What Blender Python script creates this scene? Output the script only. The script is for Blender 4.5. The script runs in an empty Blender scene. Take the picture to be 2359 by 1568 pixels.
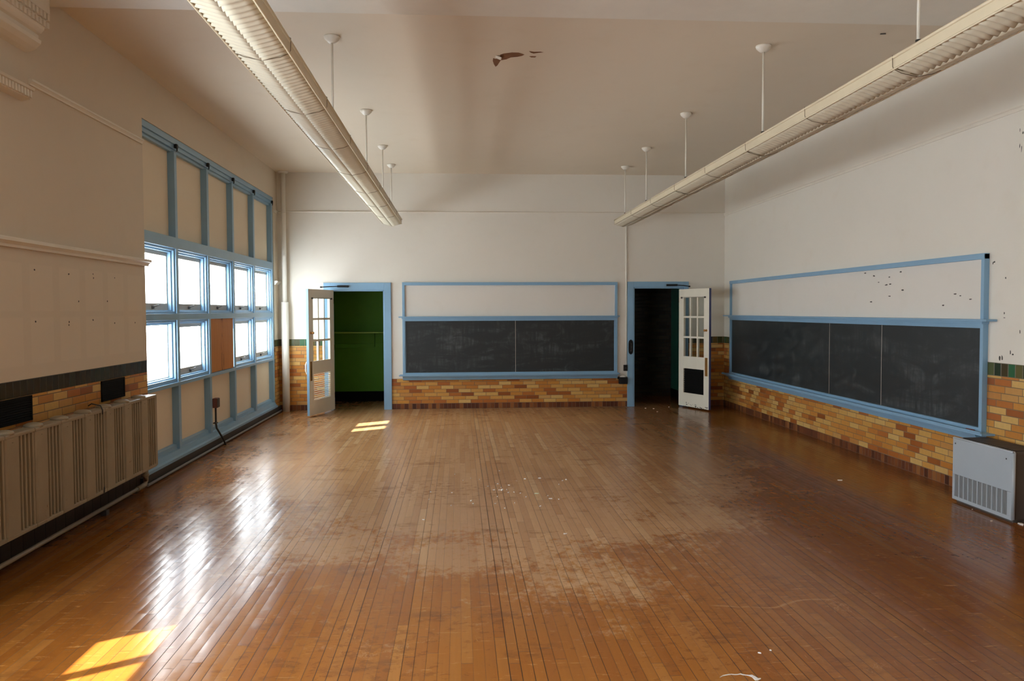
import bpy, bmesh, math, random
from mathutils import Vector, Matrix
random.seed(7)
S = bpy.context.scene
C = S.collection
PI = math.pi
D, XL, XR, H = 13.667, -3.075, 4.695, 4.06      # far wall, left wall, right wall, ceiling

# ------------------------------------------------------------------ materials
class NT:
    def __init__(s, name):
        s.m = bpy.data.materials.new(name); s.m.use_nodes = True
        s.t = s.m.node_tree; s.t.nodes.clear()
        s.out = s.t.nodes.new('ShaderNodeOutputMaterial')
    def n(s, typ, **kw):
        nd = s.t.nodes.new(typ)
        for k, v in kw.items(): setattr(nd, k, v)
        return nd
    def put(s, sock, v):
        if hasattr(v, 'is_output'): s.t.links.new(v, sock)
        elif v is not None:
            if isinstance(v, (tuple, list)) and len(v) == 3 and sock.type == 'RGBA': v = (*v, 1)
            sock.default_value = v
    def math(s, op, a, b=None, c=None, clamp=False):
        nd = s.n('ShaderNodeMath', operation=op, use_clamp=clamp)
        s.put(nd.inputs[0], a)
        if b is not None: s.put(nd.inputs[1], b)
        if c is not None: s.put(nd.inputs[2], c)
        return nd.outputs[0]
    def vmath(s, op, a, b=None, scale=None):
        nd = s.n('ShaderNodeVectorMath', operation=op)
        s.put(nd.inputs[0], a)
        if b is not None: s.put(nd.inputs[1], b)
        if scale is not None: s.put(nd.inputs['Scale'], scale)
        return nd.outputs[0]
    def obj(s): return s.n('ShaderNodeTexCoord').outputs['Object']
    def sep(s, v):
        nd = s.n('ShaderNodeSeparateXYZ'); s.put(nd.inputs[0], v); return nd.outputs
    def comb(s, x, y, z=0.0):
        nd = s.n('ShaderNodeCombineXYZ')
        for i, v in enumerate((x, y, z)): s.put(nd.inputs[i], v)
        return nd.outputs[0]
    def noise(s, vec, scale, detail=3, rough=.55, dist=0):
        nd = s.n('ShaderNodeTexNoise'); s.put(nd.inputs['Vector'], vec)
        nd.inputs['Scale'].default_value = scale; nd.inputs['Detail'].default_value = detail
        nd.inputs['Roughness'].default_value = rough; nd.inputs['Distortion'].default_value = dist
        return nd.outputs['Fac']
    def white(s, vec):
        nd = s.n('ShaderNodeTexWhiteNoise', noise_dimensions='3D'); s.put(nd.inputs['Vector'], vec)
        return nd.outputs
    def ramp(s, fac, stops, interp='LINEAR'):
        nd = s.n('ShaderNodeValToRGB'); s.put(nd.inputs[0], fac); cr = nd.color_ramp; cr.interpolation = interp
        while len(cr.elements) < len(stops): cr.elements.new(.5)
        for e, (p, c) in zip(cr.elements, stops):
            e.position = p; e.color = (*c, 1) if len(c) == 3 else c
        return nd.outputs[0]
    def sstep(s, v, a, b):
        nd = s.n('ShaderNodeMapRange', interpolation_type='SMOOTHSTEP'); s.put(nd.inputs[0], v)
        nd.inputs[1].default_value = a; nd.inputs[2].default_value = b
        return nd.outputs[0]
    def mix(s, f, a, b, mode='MIX'):
        nd = s.n('ShaderNodeMix', data_type='RGBA', blend_type=mode)
        s.put(nd.inputs[0], f); s.put(nd.inputs[6], a); s.put(nd.inputs[7], b)
        return nd.outputs[2]
    def bump(s, h, strength=.3, dist=.01, normal=None):
        nd = s.n('ShaderNodeBump'); s.put(nd.inputs['Height'], h)
        nd.inputs['Strength'].default_value = strength; nd.inputs['Distance'].default_value = dist
        if normal is not None: s.put(nd.inputs['Normal'], normal)
        return nd.outputs[0]
    def bsdf(s, col, rough=.5, metal=0.0, normal=None, coat=0.0, coatr=.1, spec=.5):
        b = s.n('ShaderNodeBsdfPrincipled')
        s.put(b.inputs['Base Color'], col); s.put(b.inputs['Roughness'], rough); s.put(b.inputs['Metallic'], metal)
        if normal is not None: s.put(b.inputs['Normal'], normal)
        s.put(b.inputs['Coat Weight'], coat); s.put(b.inputs['Coat Roughness'], coatr)
        s.put(b.inputs['Specular IOR Level'], spec)
        s.t.links.new(b.outputs[0], s.out.inputs[0]); return b

def paint(name, col, rough=.45, var=.06, bump=.08, scale=6, worn=None, wornamt=0.0, metal=0.0, spec=.5):
    n = NT(name); o = n.obj()
    f = n.noise(o, scale, 4)
    c = n.mix(f, tuple(x*(1-var) for x in col), tuple(min(1, x*(1+var)) for x in col))
    if worn:
        w = n.sstep(n.noise(o, 9, 6, .7), 1-wornamt, 1-wornamt+.05)
        c = n.mix(w, c, worn)
    n.bsdf(c, rough, metal, n.bump(n.noise(o, scale*9, 3), bump, .004), spec=spec)
    return n.m

def plaster(name, col, ghost=False):
    n = NT(name); o = n.obj()
    big = n.noise(o, .55, 5, .6); med = n.noise(o, 3.5, 4)
    c = n.mix(big, tuple(x*.93 for x in col), tuple(min(1, x*1.04) for x in col))
    c = n.mix(n.math('MULTIPLY', n.sstep(med, .55, .75), .10), c, (col[0]*.8, col[1]*.72, col[2]*.6))
    b = n.bump(n.noise(o, 45, 4), .12, .004)
    if ghost:      # paler rectangles left by posters, in rows between the moulding and the dado
        x, y, z = n.sep(o)
        inz = n.math('MULTIPLY', n.math('GREATER_THAN', z, 1.30), n.math('LESS_THAN', z, 2.05))
        u = n.math('FRACT', n.math('DIVIDE', n.math('ADD', y, .05), .42))
        v = n.math('FRACT', n.math('DIVIDE', n.math('SUBTRACT', z, 1.30), .385))
        r = n.math('MULTIPLY', n.sstep(u, .10, .13), n.math('SUBTRACT', 1.0, n.sstep(u, .86, .89)))
        r = n.math('MULTIPLY', r, n.math('MULTIPLY', n.sstep(v, .05, .08), n.math('SUBTRACT', 1.0, n.sstep(v, .93, .96))))
        r = n.math('MULTIPLY', n.math('MULTIPLY', r, inz), .16)
        c = n.mix(r, c, tuple(min(1, q*1.25) for q in col))
    n.bsdf(c, .62, 0, b, spec=.35)
    return n.m

def tiles(name, axis, bw, bh, z0, stops, mortar, mw=.006, rough=.32, offset=.5, msk=None):
    """glazed brick / tile; axis = which horizontal object axis runs along the wall"""
    n = NT(name); x, y, z = n.sep(n.obj())
    h = x if axis == 'x' else y
    v = n.math('DIVIDE', n.math('SUBTRACT', z, z0), bh)
    row = n.math('FLOOR', v)
    shift = n.math('MULTIPLY', n.math('FLOORED_MODULO', row, 3.0), offset*.667)
    shift = n.math('ADD', shift, n.math('MULTIPLY', n.white(n.comb(row, 3.3, 1))[0], .18 if offset else 0))
    u = n.math('ADD', n.math('DIVIDE', h, bw), shift)
    col = n.math('FLOOR', u); fu = n.math('FRACT', u); fv = n.math('FRACT', v)
    eu = n.math('MULTIPLY', n.math('MINIMUM', fu, n.math('SUBTRACT', 1.0, fu)), bw)
    ev = n.math('MULTIPLY', n.math('MINIMUM', fv, n.math('SUBTRACT', 1.0, fv)), bh)
    edge = n.sstep(n.math('MINIMUM', eu, ev), mw*.35, mw*.8)
    rnd = n.white(n.comb(col, row, 5.0))[0]
    c = n.ramp(rnd, stops)
    c = n.mix(n.math('MULTIPLY', n.noise(n.obj(), 30, 4), .25), c, (0.10, .035, .012))
    c = n.mix(edge, mortar, c)
    n.bsdf(c, n.mix(edge, (.8,)*3, (rough,)*3), 0, n.bump(edge, .5, .004), spec=.3)
    return n.m

BRICK = [(0, (.26, .075, .017)), (.13, (.42, .13, .027)), (.3, (.54, .215, .04)), (.52, (.62, .29, .058)),
         (.72, (.66, .38, .105)), (.88, (.70, .46, .165)), (1, (.50, .21, .05))]
SOLD = [(0, (.06, .018, .010)), (.4, (.13, .035, .014)), (.75, (.22, .07, .02)), (1, (.30, .12, .035))]
GREEN = [(0, (.012, .015, .010)), (.25, (.012, .05, .03)), (.45, (.08, .08, .02)), (.62, (.015, .13, .06)), (.8, (.14, .10, .03)), (1, (.02, .03, .02))]
M = {}
for ax in 'xy':
    M['brick'+ax] = tiles('glazed_brick_'+ax, ax, .213, .0621, .095, BRICK, (.20, .14, .09))
    M['sold'+ax] = tiles('base_brick_'+ax, ax, .068, .095, 0, SOLD, (.16, .10, .07), offset=0)
    M['green'+ax] = tiles('green_tile_'+ax, ax, .088, .117, 1.11, GREEN, (.16, .14, .10), mw=.008, offset=0, rough=.2)
M['plaster'] = plaster('old_white_plaster', (.735, .70, .63))
M['plaster_left'] = plaster('cream_plaster', (.64, .565, .46), ghost=True)
M['ceil'] = plaster('ceiling_plaster', (.73, .64, .515))
M['panel'] = plaster('cream_infill', (.74, .65, .51))
M['board_white'] = plaster('pin_panel_paint', (.72, .69, .64))
M['dark_spot'] = paint('bare_plaster_spot', (.05, .045, .04), .8)
M['brown_lath'] = paint('exposed_brown_plaster', (.20, .085, .03), .85, .4, .5, 20)
M['flap'] = paint('peeling_paint_flap', (.78, .72, .64), .6)
M['blue'] = paint('blue_grey_paint', (.22, .39, .56), .38, .07, .06, 4, (.42, .45, .45), .28)
M['blue_dark'] = paint('navy_door_edge', (.06, .075, .19), .4)
M['door_white'] = paint('cream_door_paint', (.80, .765, .65), .4, .05, .06, 4)
M['sash'] = paint('sash_cream_paint', (.42, .39, .33), .45)
M['black'] = paint('black_metal', (.009, .009, .010), .5, spec=.25)
M['dark_iron'] = paint('dark_iron', (.03, .027, .025), .5)
M['brass'] = paint('worn_brass', (.45, .22, .06), .35, .2, metal=.8)
M['white_metal'] = paint('white_enamel', (.74, .70, .62), .35)
M['diffuser'] = paint('yellowed_plastic', (.66, .62, .49), .4, .06)
M['wire'] = paint('tarnished_wire', (.13, .09, .05), .5)
M['cream_metal'] = paint('aged_cream_enamel', (.66, .58, .42), .38, .08)
M['trim_white'] = paint('white_trim_paint', (.74, .70, .62), .45)
M['pipe_white'] = paint('white_pipe_paint', (.78, .76, .70), .35)
M['rad'] = paint('radiator_paint', (.285, .235, .16), .42, .18, .1, 5, (.17, .085, .04), .36)
M['grey_metal'] = paint('grey_enamel', (.39, .44, .49), .3, .04, .03, 3)
M['mid_grey'] = paint('shadow_grey_enamel', (.22, .23, .24), .4)
M['grey_dark'] = paint('dark_grey_enamel', (.07, .062, .058), .4)
M['louvre_dark'] = paint('dark_louvre', (.008, .008, .008), .7, spec=.08)
M['red_box'] = paint('red_brown_box', (.16, .05, .035), .5)
M['green_wall'] = paint('green_closet_paint', (.075, .24, .006), .55, .12, spec=.3)
M['green_lit'] = paint('lit_green_shelf_paint', (.24, .42, .05), .5)  # closet green lightened to paint in the highlight along the shelf
M['teal_wall'] = paint('teal_paint', (.015, .21, .14), .45, .1)
M['closet_base'] = paint('black_base', (.004, .004, .004), .7, spec=.08)
M['closet_ceiling'] = paint('dim_closet_paint', (.12, .13, .10), .7)
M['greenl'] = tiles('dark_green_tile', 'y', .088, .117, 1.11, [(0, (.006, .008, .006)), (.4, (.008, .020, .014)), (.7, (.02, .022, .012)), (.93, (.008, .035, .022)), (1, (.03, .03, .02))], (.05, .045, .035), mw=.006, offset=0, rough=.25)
M['shadebase'] = tiles('shaded_base_tile', 'y', .15, .14, 0, [(0, (.010, .009, .008)), (1, (.022, .018, .014))], (.008, .007, .006), offset=0, rough=.45)  # wall base darkened to paint in the deep shade under the radiator
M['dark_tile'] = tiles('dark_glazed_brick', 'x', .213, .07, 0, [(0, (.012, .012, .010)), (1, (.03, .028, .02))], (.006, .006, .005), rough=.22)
M['chip'] = paint('white_flake', (.86, .84, .80), .7, .05)
M['chip_green'] = paint('pale_green_flake', (.62, .70, .50), .7, .05)
M['chalk'] = paint('red_chalk', (.20, .05, .05), .8)
M['paper'] = paint('grey_paper', (.62, .60, .56), .8)

def slate():
    n = NT('slate_board'); o = n.obj()
    st = n.noise(n.vmath('MULTIPLY', o, (1, 1, 3.2)), 1.6, 6, .65, 1.2)
    sm = n.noise(n.vmath('MULTIPLY', o, (7, 7, 1.2)), 2.2, 5, .6, .8)
    f = n.math('MULTIPLY', n.sstep(st, .42, .85), n.sstep(sm, .3, .8))
    low = n.math('SUBTRACT', 1.0, n.sstep(n.sep(o)[2], .62, 1.35))
    f = n.math('MULTIPLY', f, n.math('ADD', .45, low))
    c = n.mix(f, (.0175, .0230, .0262), (.105, .118, .122))
    n.bsdf(c, n.math('ADD', .42, n.math('MULTIPLY', f, .3)), 0, n.bump(n.noise(o, 60, 2), .03, .002), spec=.4)
    return n.m
M['slate'] = slate()

def plywood():
    n = NT('plywood_grain'); o = n.obj()
    g = n.noise(n.vmath('MULTIPLY', o, (9, 9, .9)), 1.6, 6, .6, 1.5)
    c = n.mix(g, (.40, .145, .022), (.58, .27, .07))
    x, y, z = n.sep(o)
    k = n.noise(n.vmath('MULTIPLY', o, (14, 14, 3)), 1.7, 3, .5, .4)
    near = n.math('SUBTRACT', 1.0, n.sstep(n.math('ABSOLUTE', y), .02, .09))
    c = n.mix(n.math('MULTIPLY', n.math('MULTIPLY', n.sstep(k, .5, .62), near), .8), c, (.09, .03, .012))
    n.bsdf(c, .6, 0, n.bump(g, .1, .003), spec=.2); return n.m
M['plywood'] = plywood()

def wood_floor():
    n = NT('strip_floor'); o = n.obj(); x, y, z = n.sep(o)
    w, L = .057, 1.25
    rx = n.math('DIVIDE', x, w); row = n.math('FLOOR', rx); fx = n.math('FRACT', rx)
    off = n.math('MULTIPLY', n.white(n.comb(row, 7.7, 2.1))[0], 9.0)
    ry = n.math('ADD', n.math('DIVIDE', y, L), off); col = n.math('FLOOR', ry); fy = n.math('FRACT', ry)
    wn = n.white(n.comb(row, col, 3.0)); rnd = wn[0]; rnd3 = wn[1]
    ex = n.math('MULTIPLY', n.math('MINIMUM', fx, n.math('SUBTRACT', 1.0, fx)), w)
    ey = n.math('MULTIPLY', n.math('MINIMUM', fy, n.math('SUBTRACT', 1.0, fy)), L)
    # gaps open to a different width from board to board
    gapw = n.math('ADD', .0004, n.math('MULTIPLY', n.math('POWER', n.white(n.comb(row, 1.0, 9.0))[0], 2.0), .0022))
    gx = n.math('LESS_THAN', ex, gapw); gy = n.math('LESS_THAN', ey, .0014)
    gap = n.math('MAXIMUM', gx, gy)
    grain = n.noise(n.vmath('ADD', n.vmath('MULTIPLY', o, (60, 3.0, 1)), n.vmath('MULTIPLY', rnd3, (20, 20, 20))), 1.0, 5, .6, .6)
    varn = n.ramp(rnd, [(0, (.335, .112, .015)), (.5, (.385, .138, .019)), (.9, (.42, .160, .024)), (1, (.47, .20, .042))])
    worn = n.ramp(rnd, [(0, (.49, .262, .118)), (.5, (.55, .31, .145)), (.9, (.60, .35, .17)), (1, (.65, .41, .21))])
    # walked-off varnish: an irregular area in the middle of the room, plus flakes of it along its edge
    dx = n.math('DIVIDE', n.math('SUBTRACT', x, .4), 3.3); dy = n.math('DIVIDE', n.math('SUBTRACT', y, 11.2), 6.0)
    rad = n.math('SQRT', n.math('ADD', n.math('MULTIPLY', dx, dx), n.math('MULTIPLY', dy, dy)))
    nb = n.noise(o, .8, 3); ns = n.noise(n.vmath('MULTIPLY', o, (7, 5, 1)), 2.2, 6, .7)
    t = n.math('ADD', rad, n.math('ADD', n.math('MULTIPLY', n.math('SUBTRACT', nb, .5), 1.1), n.math('MULTIPLY', n.math('SUBTRACT', ns, .5), .75)))
    wm = n.math('SUBTRACT', 1.0, n.sstep(t, .90, 1.10))
    c = n.mix(wm, varn, worn)
    # dark stained and reddish patches where old varnish has stayed
    dk = n.sstep(n.noise(n.vmath('MULTIPLY', o, (1.2, 2.4, 1)), 1.5, 6, .68), .56, .66)
    c = n.mix(n.math('MULTIPLY', dk, n.math('SUBTRACT', .42, n.math('MULTIPLY', wm, .06))), c, (.16, .058, .018))
    # old dark varnish along the side walls, with the shade there painted in too
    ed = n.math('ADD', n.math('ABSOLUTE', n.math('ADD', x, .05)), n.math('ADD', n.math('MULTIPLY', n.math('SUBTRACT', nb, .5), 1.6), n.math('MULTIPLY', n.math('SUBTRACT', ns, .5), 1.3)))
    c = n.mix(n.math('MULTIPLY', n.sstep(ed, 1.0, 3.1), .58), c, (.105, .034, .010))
    c = n.mix(n.math('MULTIPLY', n.sstep(n.noise(o, .35, 2), .52, .75), .22), c, (.14, .045, .012))
    c = n.mix(n.math('MULTIPLY', grain, .25), c, (.12, .035, .008))
    rag = n.noise(n.vmath('MULTIPLY', o, (9, 13, 1)), 1.3, 6, .74); reg = n.noise(n.vmath('ADD', o, (5, 8, 0)), .6, 3)
    rg = n.sstep(n.math('ADD', rag, n.math('MULTIPLY', n.math('SUBTRACT', reg, .5), .55)), .585, .64)
    c = n.mix(n.math('MULTIPLY', rg, .42), c, (.17, .055, .012))
    # scuffs across the boards and long scratches
    sc = n.noise(n.vmath('MULTIPLY', o, (6.5, 46, 1)), 1.0, 5, .72, .5)
    sc2 = n.noise(n.vmath('MULTIPLY', n.vmath('ADD', o, (3, 1, 0)), (26, 5, 1)), 1.0, 4, .7, 1.6)
    scf = n.math('MAXIMUM', n.sstep(sc, .60, .68), n.math('MULTIPLY', n.sstep(sc2, .66, .73), .8))
    c = n.mix(n.math('MULTIPLY', scf, n.math('SUBTRACT', .50, n.math('MULTIPLY', wm, .40))), c, (.62, .32, .10))
    vo = n.n('ShaderNodeTexVoronoi', feature='DISTANCE_TO_EDGE'); n.put(vo.inputs['Vector'], n.vmath('ADD', o, n.vmath('MULTIPLY', n.comb(ns, nb, 0), (.7, .7, 0)))); vo.inputs['Scale'].default_value = .75
    ln = n.math('MULTIPLY', n.math('SUBTRACT', 1.0, n.sstep(vo.outputs['Distance'], .0015, .006)), n.sstep(n.noise(o, 1.7, 3), .52, .62))
    c = n.mix(n.math('MULTIPLY', ln, .5), c, (.52, .27, .09))
    c = n.mix(n.math('MULTIPLY', gap, .88), c, (.022, .011, .006))
    # each board lies a touch out of level, so reflections break up along the strips
    tilt = n.vmath('MULTIPLY', n.vmath('SUBTRACT', rnd3, (.5, .5, .5)), (.036, .016, 0))
    wav = n.comb(n.math('MULTIPLY', n.math('SUBTRACT', n.noise(n.vmath('MULTIPLY', o, (22, 6, 1)), 1.2, 3), .5), .05),
                 n.math('MULTIPLY', n.math('SUBTRACT', n.noise(n.vmath('MULTIPLY', n.vmath('ADD', o, (9, 4, 0)), (10, 5, 1)), 1.6, 3), .5), .06), 0.0)
    cup = n.comb(n.math('MULTIPLY', n.math('SUBTRACT', fx, .5), .030), 0.0, 0.0)
    geo = n.n('ShaderNodeNewGeometry').outputs['Normal']
    nrm = n.vmath('NORMALIZE', n.vmath('ADD', n.vmath('ADD', geo, tilt), n.vmath('ADD', wav, cup)))
    ro = n.math('ADD', .105, n.math('ADD', n.math('MULTIPLY', ns, .16), n.math('ADD', n.math('MULTIPLY', wm, .06), n.math('MULTIPLY', gap, .4))))
    n.bsdf(c, ro, 0, n.bump(n.math('SUBTRACT', 1.0, gap), .35, .002, nrm), spec=.28)
    return n.m
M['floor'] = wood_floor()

def glass():
    n = NT('clear_glass'); tr = n.n('ShaderNodeBsdfTransparent'); gl = n.n('ShaderNodeBsdfGlossy')
    tr.inputs[0].default_value = (.95, .97, .96, 1); gl.inputs['Roughness'].default_value = .03
    lw = n.n('ShaderNodeLayerWeight'); lw.inputs[0].default_value = .5
    fr = n.math('ADD', .02, n.math('MULTIPLY', n.math('POWER', lw.outputs['Facing'], 4.0), .45))
    mx = n.n('ShaderNodeMixShader'); n.t.links.new(fr, mx.inputs[0])
    n.t.links.new(tr.outputs[0], mx.inputs[1]); n.t.links.new(gl.outputs[0], mx.inputs[2]); n.t.links.new(mx.outputs[0], n.out.inputs[0])
    return n.m
M['glass'] = glass()

PANE = 15.6
def frosted():          # sunlit obscured glass: glows with the daylight it scatters
    n = NT('daylit_frosted_glass'); e = n.n('ShaderNodeEmission')
    c = n.mix(n.noise(n.obj(), 1.3, 3), (.86, .93, .97), (.93, .98, 1.0))
    n.put(e.inputs[0], c); e.inputs[1].default_value = PANE
    n.t.links.new(e.outputs[0], n.out.inputs[0]); return n.m
M['frosted'] = frosted()

# ------------------------------------------------------------------ geometry helpers
class MB:
    def __init__(s): s.bm = bmesh.new(); s.mats = []; s.cur = 0
    def use(s, m):
        if m not in s.mats: s.mats.append(m)
        s.cur = s.mats.index(m); return s
    def _fin(s, verts, smooth=False):
        fs = {f for v in verts for f in v.link_faces}
        for f in fs: f.material_index = s.cur; f.smooth = smooth
        return fs
    def box(s, x0, x1, y0, y1, z0, z1, bev=0.0):
        vs = [s.bm.verts.new(p) for p in ((x0,y0,z0),(x1,y0,z0),(x1,y1,z0),(x0,y1,z0),(x0,y0,z1),(x1,y0,z1),(x1,y1,z1),(x0,y1,z1))]
        fs = [s.bm.faces.new([vs[i] for i in q]) for q in ((3,2,1,0),(4,5,6,7),(0,1,5,4),(1,2,6,5),(2,3,7,6),(3,0,4,7))]
        for f in fs: f.material_index = s.cur
        if bev:
            es = list({e for f in fs for e in f.edges})
            r = bmesh.ops.bevel(s.bm, geom=es, offset=bev, segments=2, profile=.6, affect='EDGES')
            for f in r['faces']: f.material_index = s.cur
        return s
    def prism(s, pts, axis, a0, a1, smooth=False):
        """extrude polygon pts along axis; pts are the two remaining coords in xyz order"""
        def mk(p, a):
            return (a, p[0], p[1]) if axis == 'x' else (p[0], a, p[1]) if axis == 'y' else (p[0], p[1], a)
        A = [s.bm.verts.new(mk(p, a0)) for p in pts]; B = [s.bm.verts.new(mk(p, a1)) for p in pts]
        fs = [s.bm.faces.new(A), s.bm.faces.new(B[::-1])]; k = len(pts)
        for i in range(k):
            f = s.bm.faces.new([A[i], B[i], B[(i+1) % k], A[(i+1) % k]]); f.smooth = smooth; fs.append(f)
        for f in fs: f.material_index = s.cur
        return s
    def tube(s, pts, r, n=12, caps=True, rad=None):
        pts = [Vector(p) for p in pts]; rings = []
        up = Vector((0, 0, 1))
        for i, p in enumerate(pts):
            d = (pts[min(i+1, len(pts)-1)] - pts[max(i-1, 0)]).normalized()
            a = d.cross(up if abs(d.z) < .9 else Vector((1, 0, 0))).normalized(); b = d.cross(a).normalized()
            rr = rad[i] if rad else r
            rings.append([s.bm.verts.new(p + a*rr*math.cos(2*PI*j/n) + b*rr*math.sin(2*PI*j/n)) for j in range(n)])
        for q, w in zip(rings, rings[1:]):
            for j in range(n):
                f = s.bm.faces.new([q[j], q[(j+1) % n], w[(j+1) % n], w[j]]); f.smooth = True; f.material_index = s.cur
        if caps:
            for q in (rings[0], rings[-1][::-1]):
                f = s.bm.faces.new(q); f.material_index = s.cur
        return s
    def lathe(s, prof, cx, cy, n=24):       # prof: list of (r, z)
        rings = [[s.bm.verts.new((cx+r*math.cos(2*PI*j/n), cy+r*math.sin(2*PI*j/n), z)) for j in range(n)] for r, z in prof]
        for q, w in zip(rings, rings[1:]):
            for j in range(n):
                f = s.bm.faces.new([q[j], q[(j+1) % n], w[(j+1) % n], w[j]]); f.smooth = True; f.material_index = s.cur
        for q in (rings[0], rings[-1]):
            f = s.bm.faces.new(q); f.material_index = s.cur
        return s
    def poly(s, pts):
        f = s.bm.faces.new([s.bm.verts.new(p) for p in pts]); f.material_index = s.cur; return s
    def build(s, name, m=None, parent=None, local=False):
        if m is not None and not s.mats: s.mats = [m]
        bmesh.ops.recalc_face_normals(s.bm, faces=s.bm.faces)
        off = Vector((0, 0, 0))
        if not local:
            if parent is not None: off = WLOC[parent.name]
            else:
                xs = [v.co for v in s.bm.verts]
                lo = Vector([min(v[i] for v in xs) for i in range(3)]); hi = Vector([max(v[i] for v in xs) for i in range(3)])
                off = Vector(((lo.x+hi.x)/2, (lo.y+hi.y)/2, lo.z)) if s.center else Vector((0, 0, 0))
            bmesh.ops.translate(s.bm, verts=s.bm.verts, vec=-off)
        me = bpy.data.meshes.new(name); s.bm.to_mesh(me); s.bm.free()
        for mm in s.mats: me.materials.append(M[mm])
        o = bpy.data.objects.new(name, me); C.objects.link(o)
        if parent is not None: o.parent = parent; WLOC[o.name] = off
        else:
            o.location = off; WLOC[o.name] = off.copy()
        return o
    center = True
WLOC = {}
def thing(name, loc, label=None, cat=None, group=None, rotz=0, kind=None):
    o = bpy.data.objects.new(name, None); C.objects.link(o); o.empty_display_size = .1
    o.location = loc; o.rotation_euler = (0, 0, rotz); WLOC[o.name] = Vector(loc)
    tag(o, label, cat, group, kind); return o
def tag(o, label=None, cat=None, group=None, kind=None):
    if label: o['label'] = label
    if cat: o['category'] = cat
    if group: o['group'] = group
    if kind: o['kind'] = kind
    return o
def struct(name, mb, m=None):
    mb.center = False
    return tag(mb.build(name, m), kind='structure')
def box1(name, m, parent, *a, bev=0.0, **k): return MB().use(m).box(*a, bev=bev).build(name, m, parent, **k)

# ------------------------------------------------------------------ room shell
YB = -2.6                                   # wall behind the camera
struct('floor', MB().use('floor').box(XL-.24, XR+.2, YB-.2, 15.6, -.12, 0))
b = MB().use('ceil').box(XL-.24, XR+.2, YB-.2, D+.2, H, H+.15)
def splat(b, pts, z=None, dz=.0012): b.poly([(x, y, z-dz) for x, y in pts])
b.use('brown_lath')
splat(b, [(.335,7.44),(.36,7.46),(.40,7.40),(.395,7.34),(.43,7.30),(.50,7.27),(.56,7.27),(.62,7.32),(.60,7.36),(.56,7.39),(.50,7.41),(.46,7.47),(.41,7.50),(.40,7.56),(.385,7.66),(.37,7.70),(.350,7.62),(.335,7.52)], H)
splat(b, [(.65,7.22),(.70,7.24),(.76,7.235),(.79,7.25),(.74,7.27),(.70,7.29),(.675,7.27)], H)
splat(b, [(.665,7.37),(.69,7.36),(.735,7.365),(.725,7.40),(.69,7.40)], H)
b.use('dark_spot'); splat(b, [(3.62,6.60),(3.66,6.59),(3.68,6.62),(3.63,6.63)], H)
b.use('flap')
b.prism([(.355, H-.002), (.40, H-.02), (.41, H-.018), (.36, H-.0005)], 'y', 7.36, 7.43)
struct('ceiling', b)

def wall_zone(b, ax, fixed0, fixed1, a0, a1, zs):
    """stack of boxes along one wall; zs = [(z0, z1, material)]"""
    for z0, z1, m in zs:
        b.use(m)
        if ax == 'x': b.box(a0, a1, fixed0, fixed1, z0, z1)
        else: b.box(fixed0, fixed1, a0, a1, z0, z1)
def dado(ax, pl): return [(0, .095, 'sold'+ax), (.095, 1.11, 'brick'+ax), (1.11, 1.227, 'green'+ax), (1.227, H, pl)]
# far wall
DL0, DL1, DR0, DR1 = -2.19, -1.28, 3.06, 3.965
ZDL, ZDR = 2.063, 2.10
b = MB()
wall_zone(b, 'x', D, D+.2, XL-.24, DL0, dado('x', 'plaster'))
wall_zone(b, 'x', D, D+.2, DL0, DL1, [(ZDL, H, 'plaster')])
wall_zone(b, 'x', D, D+.2, DL1, DR0, [(0, .095, 'soldx'), (.095, .53, 'brickx'), (.53, H, 'plaster')])
wall_zone(b, 'x', D, D+.2, DR0, DR1, [(ZDR, H, 'plaster')])
wall_zone(b, 'x', D, D+.2, DR1, XR+.2, dado('x', 'plaster'))
struct('wall_back', b)
# right wall, with chips knocked out of the plaster
b = MB(); wall_zone(b, 'y', XR, XR+.2, YB, D, dado('y', 'plaster'))
b.use('dark_spot')
def chipR(y, z, w, h):
    k = 7; pts = []
    for i in range(k):
        t = 2*PI*i/k; r = random.uniform(.6, 1.15)
        pts.append((XR-.0012, y+w*r*math.cos(t), z+h*r*math.sin(t)))
    b.poly(pts)
for y, z, w, h in ((6.475,1.963,.010,.012),(6.62,2.11,.015,.01),(6.64,2.10,.008,.014),(6.483,1.66,.010,.012),(6.483,1.62,.016,.004),(6.289,1.504,.007,.02),(6.53,1.27,.012,.024),(6.50,1.272,.010,.028),(6.40,1.325,.008,.02),(6.37,1.31,.012,.008),(6.337,3.189,.004,.018),(6.335,3.06,.006,.025),(6.315,3.03,.005,.035),(6.30,3.16,.008,.012)):
    chipR(y, z, w, h)
struct('wall_right', b)
struct('wall_front', MB().use('plaster').box(XL-.24, XR+.2, YB-.2, YB, 0, H))
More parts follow.
